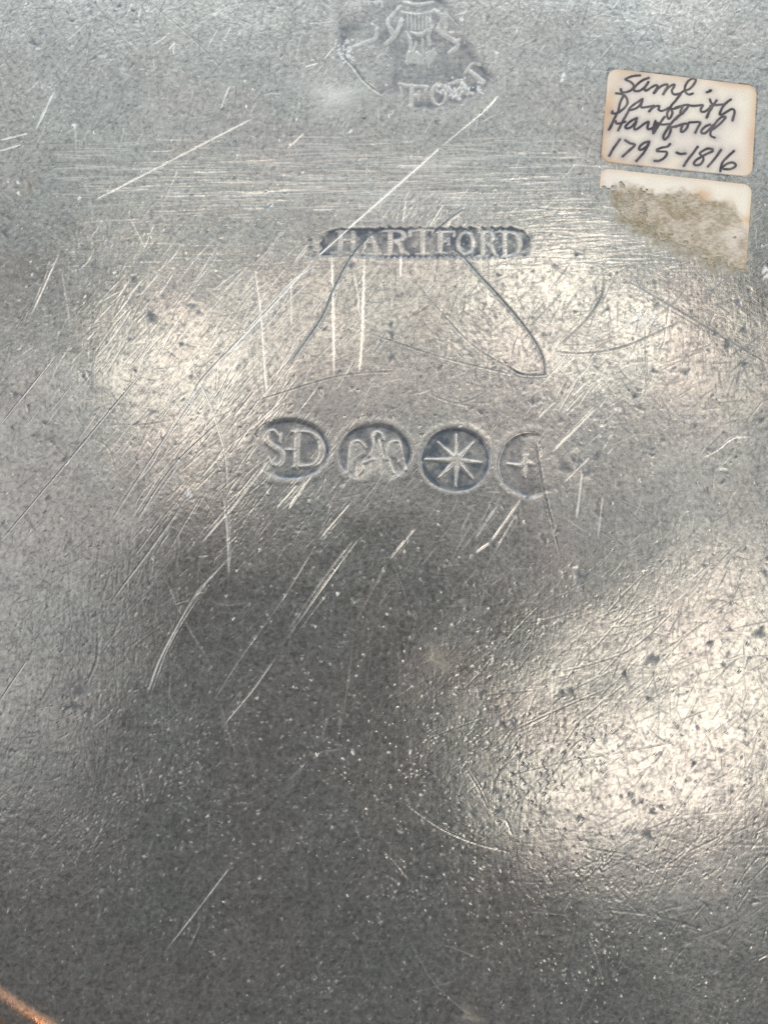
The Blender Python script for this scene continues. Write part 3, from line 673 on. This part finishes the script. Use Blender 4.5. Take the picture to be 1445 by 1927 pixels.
def pewter_material():
    m, nt, bsdf = nodes_of('worn_pewter')
    n = N(nt)
    co = n.coords()
    tarn, bare, crust, glue = n.attr('surface')  # tarn also holds the label's painted contact shadow
    big = n.noise(co, 45, 3, 0.6)
    mid = n.noise(co, 260, 4, 0.65, 0.4)
    fine = n.noise(co, 1500, 4, 0.7)
    grain = n.noise(co, 3600, 2, 0.6)
    hue = n.noise(co, 70, 2, 0.5)
    col = n.mix(n.ramp(hue, 0.35, 0.65), (0.408, 0.412, 0.390), (0.437, 0.41, 0.388))
    col = n.mix(n.ramp(big, 0.35, 0.70, 0, 0.22), col, (0.33, 0.345, 0.34))
    col = n.mix(n.ramp(mid, 0.52, 0.74, 0, 0.25), col, (0.23, 0.235, 0.24))
    col = n.mix(n.ramp(fine, 0.50, 0.66, 0, 0.60), col, (0.17, 0.175, 0.185))
    col = n.mix(n.ramp(fine, 0.47, 0.34, 0, 0.50), col, (0.60, 0.59, 0.57))
    t2 = n.math('MULTIPLY', tarn, n.ramp(fine, 0.3, 0.75, 1.0, 1.12))
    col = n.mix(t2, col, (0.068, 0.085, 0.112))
    col = n.mix(bare, col, (0.92, 0.90, 0.87))
    col = n.mix(crust, col, (0.66, 0.71, 0.74))
    gl = n.math('MULTIPLY', glue, n.ramp(mid, 0.3, 0.62, 0.35, 1.0))
    gcol = n.mix(n.ramp(fine, 0.35, 0.65), (0.20, 0.165, 0.095), (0.42, 0.37, 0.27))
    col = n.mix(gl, col, gcol)
    n.link(col, bsdf.inputs['Base Color'])
    dirt = n.math('MAXIMUM', n.math('MAXIMUM', n.math('MULTIPLY', tarn, 0.55), crust), n.math('MULTIPLY', gl, 0.95))  # also takes in the label's painted contact shadow, through tarn
    n.link(n.math('SUBTRACT', 0.93, dirt, True), bsdf.inputs['Metallic'])
    r = n.lerp(n.ramp(mid, 0.3, 0.7), 0.115, 0.17)
    r = n.lerp(tarn, r, 0.36)
    r = n.lerp(bare, r, 0.26)
    r = n.lerp(n.math('MAXIMUM', crust, gl), r, 0.6)
    n.link(r, bsdf.inputs['Roughness'])
    # sub-millimetre relief: corroded grain plus rubbed hairlines in two directions
    wv = []
    for rot, sc in ((0.9, 2600), (-0.35, 2200), (1.5, 2400)):
        v = n.coords((1, 0.05, 1), (0, 0, rot))
        wv.append(n.noise(v, sc, 2, 0.6))
    lines = n.math('ADD', n.math('ADD', wv[0], wv[1]), wv[2])
    hgt = n.math('ADD', n.math('MULTIPLY', lines, 0.32), n.math('ADD', n.math('MULTIPLY', fine, 0.9), n.math('MULTIPLY', grain, 0.35)))
    b = n.new('ShaderNodeBump')
    b.inputs['Strength'].default_value = 0.55
    b.inputs['Distance'].default_value = 0.000018
    n.link(hgt, b.inputs['Height'])
    n.link(b.outputs[0], bsdf.inputs['Normal'])
    return m


def paper_material(name, torn=False):
    m, nt, bsdf = nodes_of(name)
    n = N(nt)
    co = n.coords()
    ink, bleed, stain, extra = n.attr('surface')
    cloud = n.noise(co, 220, 3, 0.55)
    fib = n.noise(n.coords((1, 1, 1)), 1700, 3, 0.7, 1.2)
    col = n.mix(n.ramp(cloud, 0.35, 0.66), (0.82, 0.775, 0.68), (0.77, 0.72, 0.65))
    col = n.mix(n.ramp(n.noise(co, 130, 2, 0.5), 0.5, 0.75, 0, 0.5), col, (0.74, 0.66, 0.64))
    col = n.mix(stain, col, (0.60, 0.38, 0.20))
    col = n.mix(bleed, col, (0.20, 0.18, 0.23))
    if torn:
        f2 = n.math('ADD', n.math('MULTIPLY', n.noise(n.coords((1, 2.2, 1), (0, 0, 0.5)), 1300, 4, 0.75, 0.5), 0.55), n.math('MULTIPLY', n.noise(co, 330, 3, 0.6), 0.45))
        brown = n.mix(n.ramp(f2, 0.36, 0.68), (0.27, 0.215, 0.135), (0.62, 0.565, 0.495))
        col = n.mix(extra, col, brown)
    else:
        col = n.mix(n.ramp(fib, 0.55, 0.75, 0, 0.12), col, (0.55, 0.5, 0.44))
    col = n.mix(ink, col, (0.045, 0.04, 0.055))
    n.link(col, bsdf.inputs['Base Color'])
    bsdf.inputs['Roughness'].default_value = 0.62
    bsdf.inputs['Specular IOR Level'].default_value = 0.3
    b = n.new('ShaderNodeBump')
    b.inputs['Strength'].default_value = 0.5 if torn else 0.25
    b.inputs['Distance'].default_value = 0.00005
    n.link(fib, b.inputs['Height']); n.link(b.outputs[0], bsdf.inputs['Normal'])
    return m


def wood_material():
    m, nt, bsdf = nodes_of('brown_wood')
    n = N(nt)
    v = n.coords((1, 12, 1))
    g = n.noise(v, 9, 6, 0.65, 0.6)
    col = n.mix(n.ramp(g, 0.3, 0.7), (0.14, 0.075, 0.035), (0.30, 0.17, 0.085))
    n.link(col, bsdf.inputs['Base Color'])
    bsdf.inputs['Roughness'].default_value = 0.45
    return m

PEWTER = pewter_material()
PAPER = paper_material('aged_paper')
TORN = paper_material('torn_paper', True)
WOOD = wood_material()

# ------------------------------------------------------------------ turning grids into objects
def grid_mesh(name, xs2, ys2, zs2, keep, attr, mat, parent, offset, normals=None):
    """one mesh from the kept cells of a grid (mm), sharing the grid's own smooth normals"""
    ny, nx = xs2.shape
    jj, ii = np.nonzero(keep)
    v00 = jj * nx + ii
    quads = np.stack([v00, v00 + 1, v00 + nx + 1, v00 + nx], 1)
    used, inv = np.unique(quads, return_inverse=True)
    quads = inv.reshape(-1, 4)
    co = np.stack([xs2.ravel()[used] - offset[0], ys2.ravel()[used] - offset[1], zs2.ravel()[used] - offset[2]], 1) * 0.001
    me = bpy.data.meshes.new(name)
    me.vertices.add(len(co)); me.vertices.foreach_set('co', co.astype(np.float32).ravel())
    me.loops.add(quads.size); me.loops.foreach_set('vertex_index', quads.astype(np.int32).ravel())
    me.polygons.add(len(quads))
    me.polygons.foreach_set('loop_start', np.arange(0, quads.size, 4, dtype=np.int32))
    me.update(calc_edges=True)
    me.polygons.foreach_set('use_smooth', np.ones(len(quads), bool))
    a = me.attributes.new('surface', 'FLOAT_COLOR', 'POINT')
    data = np.stack([f.ravel()[used] for f in attr], 1).astype(np.float32)
    a.data.foreach_set('color', data.ravel())
    me.materials.append(mat)
    if normals is not None:
        nr = np.stack([f.ravel()[used] for f in normals], 1).astype(np.float32)
        me.normals_split_custom_set_from_vertices(nr)
    o = bpy.data.objects.new(name, me)
    COL.objects.link(o)
    if parent is not None:
        o.parent = parent
    return o


def grid_normals(z, ys, xs):
    gy, gx = np.gradient(z, ys, xs)
    l = np.sqrt(gx * gx + gy * gy + 1)
    return (-gx / l, -gy / l, 1 / l)


def thing(name, label, cat, loc):
    o = bpy.data.objects.new(name, None)
    COL.objects.link(o)
    o.location = Vector(loc) * 0.001
    o.empty_display_size = 0.01
    o['label'] = label; o['category'] = cat
    return o

PLATE_OFF = np.array([PLATE_C[0], PLATE_C[1], Z_RIM - 2.5])
plate = thing('pewter_plate', 'large upturned dull grey pewter plate with scratched and stamped underside', 'plate', PLATE_OFF)
NRM = grid_normals(H, G.ys, G.xs)
# round the outer edge of the rim
Rsafe = np.maximum(R, 1e-6)
over = R > R_RIM
XX = np.where(over, PLATE_C[0] + (X - PLATE_C[0]) / Rsafe * R_RIM, X)
YY = np.where(over, PLATE_C[1] + (Y - PLATE_C[1]) / Rsafe * R_RIM, Y)
def cell(F, fn):
    return fn(fn(F[:-1, :-1], F[1:, :-1]), fn(F[:-1, 1:], F[1:, 1:]))
rmin = cell(R, np.minimum)
rc = 0.25 * (R[:-1, :-1] + R[1:, :-1] + R[:-1, 1:] + R[1:, 1:])
OC = OWNER[:-1, :-1]
keep_all = rmin < R_RIM
ATTR = (TARN_SHADE, BARE, CRUST, GLUE)
zone = np.where(rc < R_FLAT, 0, np.where(rc < R_FLAT + 25, -1, -2))
zone = np.where(OC > 0, OC, zone)
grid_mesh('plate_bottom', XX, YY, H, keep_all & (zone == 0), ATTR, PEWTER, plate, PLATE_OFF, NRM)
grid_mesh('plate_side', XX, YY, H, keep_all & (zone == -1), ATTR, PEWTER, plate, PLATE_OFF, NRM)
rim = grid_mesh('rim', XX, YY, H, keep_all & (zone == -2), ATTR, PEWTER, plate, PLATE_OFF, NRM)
made = {}
for pid, name, par, label in PARTS:
    m = keep_all & (zone == pid)
    if not m.any():
        continue
    o = grid_mesh(name, XX, YY, H, m, ATTR, PEWTER, made.get(par, plate), PLATE_OFF, NRM)
    if label:
        o['label'] = label
    made[pid] = o
# rolled lip under the rim's edge
seg, ring = 160, 10
vs, fs = [], []
for i in range(seg):
    a = 2 * math.pi * i / seg
    for j in range(ring):
        b = 2 * math.pi * j / ring
        rr = R_RIM - 1.0 + 1.25 * math.cos(b)
        vs.append((rr * math.cos(a) * 0.001, rr * math.sin(a) * 0.001, (1.25 + 1.25 * math.sin(b)) * 0.001))
        fs.append((i * ring + j, ((i + 1) % seg) * ring + j, ((i + 1) % seg) * ring + (j + 1) % ring, i * ring + (j + 1) % ring))
me = bpy.data.meshes.new('rim_lip'); me.from_pydata(vs, [], fs); me.update()
me.polygons.foreach_set('use_smooth', np.ones(len(fs), bool))
me.materials.append(PEWTER)
lip = bpy.data.objects.new('rim_lip', me); COL.objects.link(lip); lip.parent = plate

# ------------------------------------------------------------------ labels
def quad_grid(corners_px, nu, nv):
    c = to_mm(corners_px)                     # top left, top right, bottom right, bottom left
    u = np.linspace(0, 1, nu)[None, :]; v = np.linspace(0, 1, nv)[:, None]
    f = lambda k: (c[0, k] * (1 - u) * (1 - v) + c[1, k] * u * (1 - v) + c[2, k] * u * v + c[3, k] * (1 - u) * v)
    return f(0), f(1), u + 0 * v, v + 0 * u


def plate_height(x, y):
    i = np.clip(np.searchsorted(G.xs, x) - 1, 0, len(G.xs) - 2); j = np.clip(np.searchsorted(G.ys, y) - 1, 0, len(G.ys) - 2)
    return np.maximum(np.maximum(H[j, i], H[j + 1, i]), np.maximum(H[j, i + 1], H[j + 1, i + 1]))

c1, c2, c3, c4 = crop(1130, 130, 9.633), crop(1270, 130, 9.633), crop(1130, 200, 9.633), crop(1270, 200, 9.633)
WORDS = [
    [c1([(700, 130), (600, 140), (520, 160), (445, 195), (460, 215), (530, 250), (590, 310), (580, 360), (540, 400), (450, 435), (370, 430), (358, 380)]),
     c1([(860, 175), (760, 215), (680, 270), (610, 340), (590, 390), (620, 415), (690, 410), (760, 370), (820, 300), (855, 250)]), c1([(855, 250), (815, 320), (785, 375), (805, 405), (860, 380), (920, 340), (980, 310), (1020, 320), (1000, 370), (955, 450)]),
     c1([(970, 440), (1040, 360), (1120, 310), (1190, 295), (1200, 330), (1150, 420), (1125, 470)]), c1([(1140, 440), (1220, 350), (1290, 300), (1325, 300), (1310, 350), (1280, 400), (1300, 455), (1350, 475), (1445, 455)]),
     c2([(0, 470), (80, 455), (150, 410), (250, 375), (330, 290), (365, 220), (340, 185), (290, 190), (220, 240), (180, 310), (165, 380), (190, 440), (240, 475), (312, 455)]), c2([(565, 433), (620, 415), (640, 400), (615, 400)])],
    [c1([(270, 455), (330, 460), (420, 490), (470, 560), (475, 640), (430, 710), (360, 770), (290, 815), (200, 815), (205, 780)]), c1([(410, 500), (360, 580), (330, 680), (310, 800)]),
     c1([(750, 555), (680, 600), (590, 660), (520, 720), (505, 760), (560, 750), (640, 720), (700, 670), (740, 610), (748, 560)]), c1([(742, 600), (720, 680), (740, 710), (820, 700), (900, 690), (960, 680), (910, 735), (870, 780)]),
     c1([(895, 745), (980, 690), (1050, 685), (1040, 740), (1080, 770), (1150, 755), (1220, 715)]), c1([(1430, 480), (1370, 560), (1290, 650), (1240, 720), (1200, 800), (1198, 870), (1222, 915), (1262, 880), (1290, 800), (1270, 740)]), c2([(95, 455), (40, 530), (0, 590)]),
     c1([(1230, 735), (1330, 730), (1445, 690)]), c2([(0, 710), (100, 680), (210, 660), (240, 670), (340, 680), (470, 665), (490, 680), (460, 730), (460, 780), (520, 785), (590, 740), (640, 680)]), c2([(130, 690), (85, 790), (100, 830), (160, 780), (220, 700), (240, 665)]),
     c2([(620, 560), (640, 620), (680, 660)]), c2([(740, 580), (700, 640), (640, 740), (590, 820), (560, 890)]), c2([(680, 650), (620, 760), (575, 870)]), c2([(630, 675), (760, 660), (880, 650)]),
     c2([(1000, 560), (930, 610), (870, 670), (830, 740), (800, 830), (850, 830), (930, 780), (1000, 740), (1050, 740), (1070, 790), (1050, 870), (1030, 940)])],
    [c3([(300, 120), (230, 260), (180, 370), (140, 440)]), c3([(190, 360), (160, 420)]), c3([(520, 60), (440, 200), (380, 310), (310, 450)]), c3([(265, 280), (280, 325), (350, 320), (440, 290)]),
     c3([(650, 225), (560, 270), (480, 330), (440, 390), (470, 415), (540, 390), (610, 320), (645, 250)]), c3([(640, 290), (600, 390), (620, 435), (700, 390), (780, 330), (860, 295), (840, 380), (860, 430), (930, 405)]),
     c3([(985, 275), (960, 360), (940, 440), (945, 500)]), c3([(1150, 205), (1070, 310), (1000, 420), (950, 500)]), c3([(1020, 310), (960, 410), (950, 480)]), c3([(1040, 330), (1130, 340), (1220, 330)]),
     c3([(1445, 150), (1350, 230), (1270, 320), (1210, 410), (1140, 520), (1130, 590), (1160, 610), (1220, 550), (1260, 450), (1255, 385)]), c4([(0, 250), (60, 190), (120, 130), (180, 60)]), c3([(1210, 385), (1300, 385), (1445, 350)]),
     c4([(0, 385), (90, 345), (190, 325)]), c4([(130, 345), (100, 430), (110, 475), (160, 455), (210, 390), (240, 310), (330, 300), (430, 300), (440, 330), (400, 400), (355, 490)]),
     c4([(620, 345), (540, 380), (470, 450), (480, 500), (540, 495), (610, 430), (680, 350)]), c4([(640, 450), (740, 380), (850, 280), (905, 210), (870, 195), (800, 230), (720, 320), (660, 410), (630, 490), (640, 550), (705, 580)])],
    [c3([(340, 610), (270, 710), (210, 800), (150, 910)]), c3([(440, 630), (520, 680), (610, 705), (570, 760), (480, 840), (390, 920)]), c3([(870, 650), (790, 670), (710, 730), (690, 790), (740, 795), (820, 740), (870, 665)]), c3([(870, 665), (830, 760), (750, 880), (640, 1000)]),
     c3([(1250, 695), (1200, 740), (1100, 760), (1020, 790), (1020, 825), (1100, 830), (1180, 835), (1190, 880), (1140, 950), (1050, 1000), (970, 1000)]), c4([(20, 850), (90, 875), (180, 865)]), c4([(400, 745), (300, 880), (220, 980), (150, 1090)]),
     c4([(670, 790), (580, 780), (490, 820), (440, 870), (490, 920), (500, 990), (450, 1060), (370, 1080), (330, 1050), (370, 990), (460, 930), (570, 870), (660, 830), (670, 790)]), c4([(820, 800), (740, 920), (660, 1020), (585, 1100)]),
     c4([(1055, 820), (960, 910), (870, 1000), (830, 1080), (810, 1190)]), c4([(830, 1130), (920, 1060), (1020, 1030), (1080, 1060), (1070, 1110), (990, 1150), (870, 1150)])],
]
lx, ly, lu, lv = quad_grid(LABEL, 340, 220)
LW, LH = 281.0, 176.0
cr = 19.0
qx = np.abs(lu - 0.5) * LW - (LW / 2 - cr); qy = np.abs(lv - 0.5) * LH - (LH / 2 - cr)
outd = np.hypot(np.maximum(qx, 0), np.maximum(qy, 0)) + np.minimum(np.maximum(qx, qy), 0) - cr     # < 0 inside, photo px
inkd = np.full(lx.shape, 1e3); inkw = np.zeros(lx.shape, int)
for wi, strokes in enumerate(WORDS):
    for st in strokes:
        q = to_mm(smooth_line(st, 4))
        for i in range(len(q) - 1):
            d, _ = seg_dist(lx, ly, q[i], q[i + 1])
            mk = d < inkd
            inkd = np.where(mk, d, inkd); inkw = np.where(mk, wi + 1, inkw)
kl = mmpx(230)
nz = 0.35 * vnoise(lx, ly, 0.35, 71)
ink = sstep(3.15, 1.85, inkd / kl + nz) * (0.90 + 0.10 * vnoise(lx, ly, 0.8, 72))
bleed = np.clip(np.exp(-inkd / kl / 6.5) * (0.52 + 0.28 * vnoise(lx, ly, 2.2, 73)), 0, 1)
down = sstep(LH * 0.40, LH * 0.62, lv * LH) * sstep(0.95, 0.6, lu)
bleed = np.clip(bleed + 0.20 * down * np.exp(-inkd / kl / 22) * (0.7 + 0.5 * vnoise(lx, ly, 1.7, 78)), 0, 0.6)
ed = -outd
stain = 0.95 * np.exp(-ed / 10) * (0.5 + 0.5 * vnoise(lx, ly, 3.5, 74)) + 0.55 * np.exp(-(((lu - 0.03) / 0.05) ** 2 + ((lv - 0.42) / 0.22) ** 2)) \
    + 0.5 * np.exp(-(((lu - 0.99) / 0.045) ** 2 + ((lv - 0.58) / 0.25) ** 2)) + 0.22 * np.exp(-(((lu - 0.97) / 0.12) ** 2 + ((lv - 0.9) / 0.16) ** 2)) + 0.2 * np.exp(-(((lu - 0.08) / 0.04) ** 2 + ((lv - 0.12) / 0.1) ** 2))
stain = np.clip(stain, 0, 0.8)
base = plate_height(lx, ly)
bsm = base.copy()
for _ in range(6):
    bsm[1:-1, 1:-1] = (bsm[1:-1, 1:-1] * 2 + bsm[:-2, 1:-1] + bsm[2:, 1:-1] + bsm[1:-1, :-2] + bsm[1:-1, 2:]) / 6
lz = bsm + 0.13 + 0.02 * vnoise(lx, ly, 5, 75) + 0.012 * vnoise(lx, ly, 1.8, 76)
lz = lz - 0.16 * sstep(-1.2, 0.6, outd)
keep = cell(outd, np.minimum) < 0.6
lab_off = np.array([lx.mean(), ly.mean(), float(base.max())])
label_root = thing('paper_label', 'rounded cream paper label with four lines of black handwriting', 'label', lab_off)
LA = (ink, bleed, stain, np.zeros_like(ink))
inkc = (ink[:-1, :-1] > 0.5)
rev = lambda F: F[::-1]
grid_mesh('paper', rev(lx), rev(ly), rev(lz), rev(keep & ~inkc), [rev(f) for f in LA], PAPER, label_root, lab_off)
for wi, words in enumerate(('first handwritten line, a shortened first name', 'second handwritten line, a surname', 'third handwritten line reading Hartford', 'fourth handwritten line with the years 1795-1816')):
    o = grid_mesh('handwriting', rev(lx), rev(ly), rev(lz), rev(keep & inkc & (inkw[:-1, :-1] == wi + 1)), [rev(f) for f in LA], PAPER, label_root, lab_off)
    o['label'] = words

# the torn label below it
TL = [(1130, 317), (1414, 349), (1402, 508), (1118, 476)]
tx, ty, tu, tv = quad_grid(TL, 340, 200)
TW, TH = 285.0, 159.0
cr = 16.0
qx = np.abs(tu - 0.5) * TW - (TW / 2 - cr); qy = np.where(tv < 0.5, (0.5 - tv) * TH - (TH / 2 - cr), -TH)
outd = np.hypot(np.maximum(qx, 0), np.maximum(qy, 0)) + np.minimum(np.maximum(qx, qy), 0) - cr
# torn outline: depth of paper left at each place across, photo px below the top edge
lower = np.interp(tu[0], [0, 0.02, 0.075, 0.10, 0.20, 0.32, 0.42, 0.50, 0.56, 0.66, 0.76, 0.90, 0.97, 1.0], [36, 38, 40, 66, 92, 100, 108, 118, 130, 142, 150, 157, 158, 158])[None, :] + 0 * tv
strip = np.interp(tu[0], [0, 0.07, 0.10, 0.17, 0.22, 0.30, 0.42, 0.5, 0.60, 0.68, 0.80, 0.90, 0.96, 1.0], [38, 40, 26, 24, 22, 38, 36, 30, 26, 36, 34, 44, 70, 90])[None, :] + 0 * tv
yy = tv * TH
n1 = vnoise(tx, ty, 1.1, 81); n2 = vnoise(tx, ty, 0.4, 82); n3 = vnoise(tx, ty, 2.6, 83)
paper_amt = sstep(11, -11, yy - strip + 7 * n1 + 5 * n2)
fibre = (lower - yy) + 12 * n1 + 9 * n2 + 10 * n3
holes = n1 * 0.8 + n2 * 0.7 + 0.5 * n3 + 0.9 * sstep(0.55, 0.0, tu) * (1 - paper_amt)
keepv = (outd < 0.6) & ((paper_amt > 0.5) | ((fibre > 0) & (holes < 1.15)))
keep_t = cell(keepv.astype(int), np.minimum) > 0
base = plate_height(tx, ty)
for _ in range(6):
    base[1:-1, 1:-1] = (base[1:-1, 1:-1] * 2 + base[:-2, 1:-1] + base[2:, 1:-1] + base[1:-1, :-2] + base[1:-1, 2:]) / 6
tz = base + 0.035 + 0.075 * paper_amt + 0.02 * n1 * (1 - paper_amt) + 0.012 * n2 - 0.05 * sstep(-1.2, 0.6, outd)
white_patch = 0.65 * sstep(0.55, 0.95, tu + 0.22 * n3) * sstep(0.2, 0.5, tv) * (0.6 + 0.4 * n1)
brown = np.clip((1 - paper_amt) * (1.0 - np.clip(white_patch, 0, 1) * sstep(4, 30, fibre)), 0, 1)
stain = 0.75 * np.exp(-(((tu - 0.68) / 0.06) ** 2 + ((tv - 0.20) / 0.10) ** 2)) + 0.35 * np.exp(-((outd) / 7) ** 2) + 0.35 * np.exp(-(((tu - 0.86) / 0.04) ** 2 + ((tv - 0.25) / 0.08) ** 2)) \
    + 0.5 * np.exp(-(((tu - 0.97) / 0.06) ** 2 + ((tv - 0.42) / 0.05) ** 2)) + 0.35 * sstep(0.9, 1.0, tu) * sstep(0.7, 1.0, tv)
TA = (np.zeros_like(tx), np.zeros_like(tx), np.clip(stain, 0, 0.85), brown)
torn_off = np.array([tx.mean(), ty.mean(), float(base.max())])
torn_root = thing('torn_label', 'torn remains of a second label with brown glue below the handwritten one', 'label', torn_off)
pc = paper_amt[:-1, :-1] > 0.5
grid_mesh('paper_strip', rev(tx), rev(ty), rev(tz), rev(keep_t & pc), [rev(f) for f in TA], TORN, torn_root, torn_off)
grid_mesh('torn_fibres', rev(tx), rev(ty), rev(tz), rev(keep_t & ~pc), [rev(f) for f in TA], TORN, torn_root, torn_off)

# ------------------------------------------------------------------ the table under the plate
zt = (Z_RIM - 2.5) * 0.001
me = bpy.data.meshes.new('table_top')
a, b = 0.45, 0.35
vs = [(x, y, z) for z in (zt - 0.03, zt) for (x, y) in ((-a, -b), (a, -b), (a, b), (-a, b))]
me.from_pydata(vs, [], [(4, 5, 6, 7), (3, 2, 1, 0), (0, 1, 5, 4), (1, 2, 6, 5), (2, 3, 7, 6), (3, 0, 4, 7)])
me.materials.append(WOOD)
table = bpy.data.objects.new('table_top', me); COL.objects.link(table)
table['kind'] = 'structure'
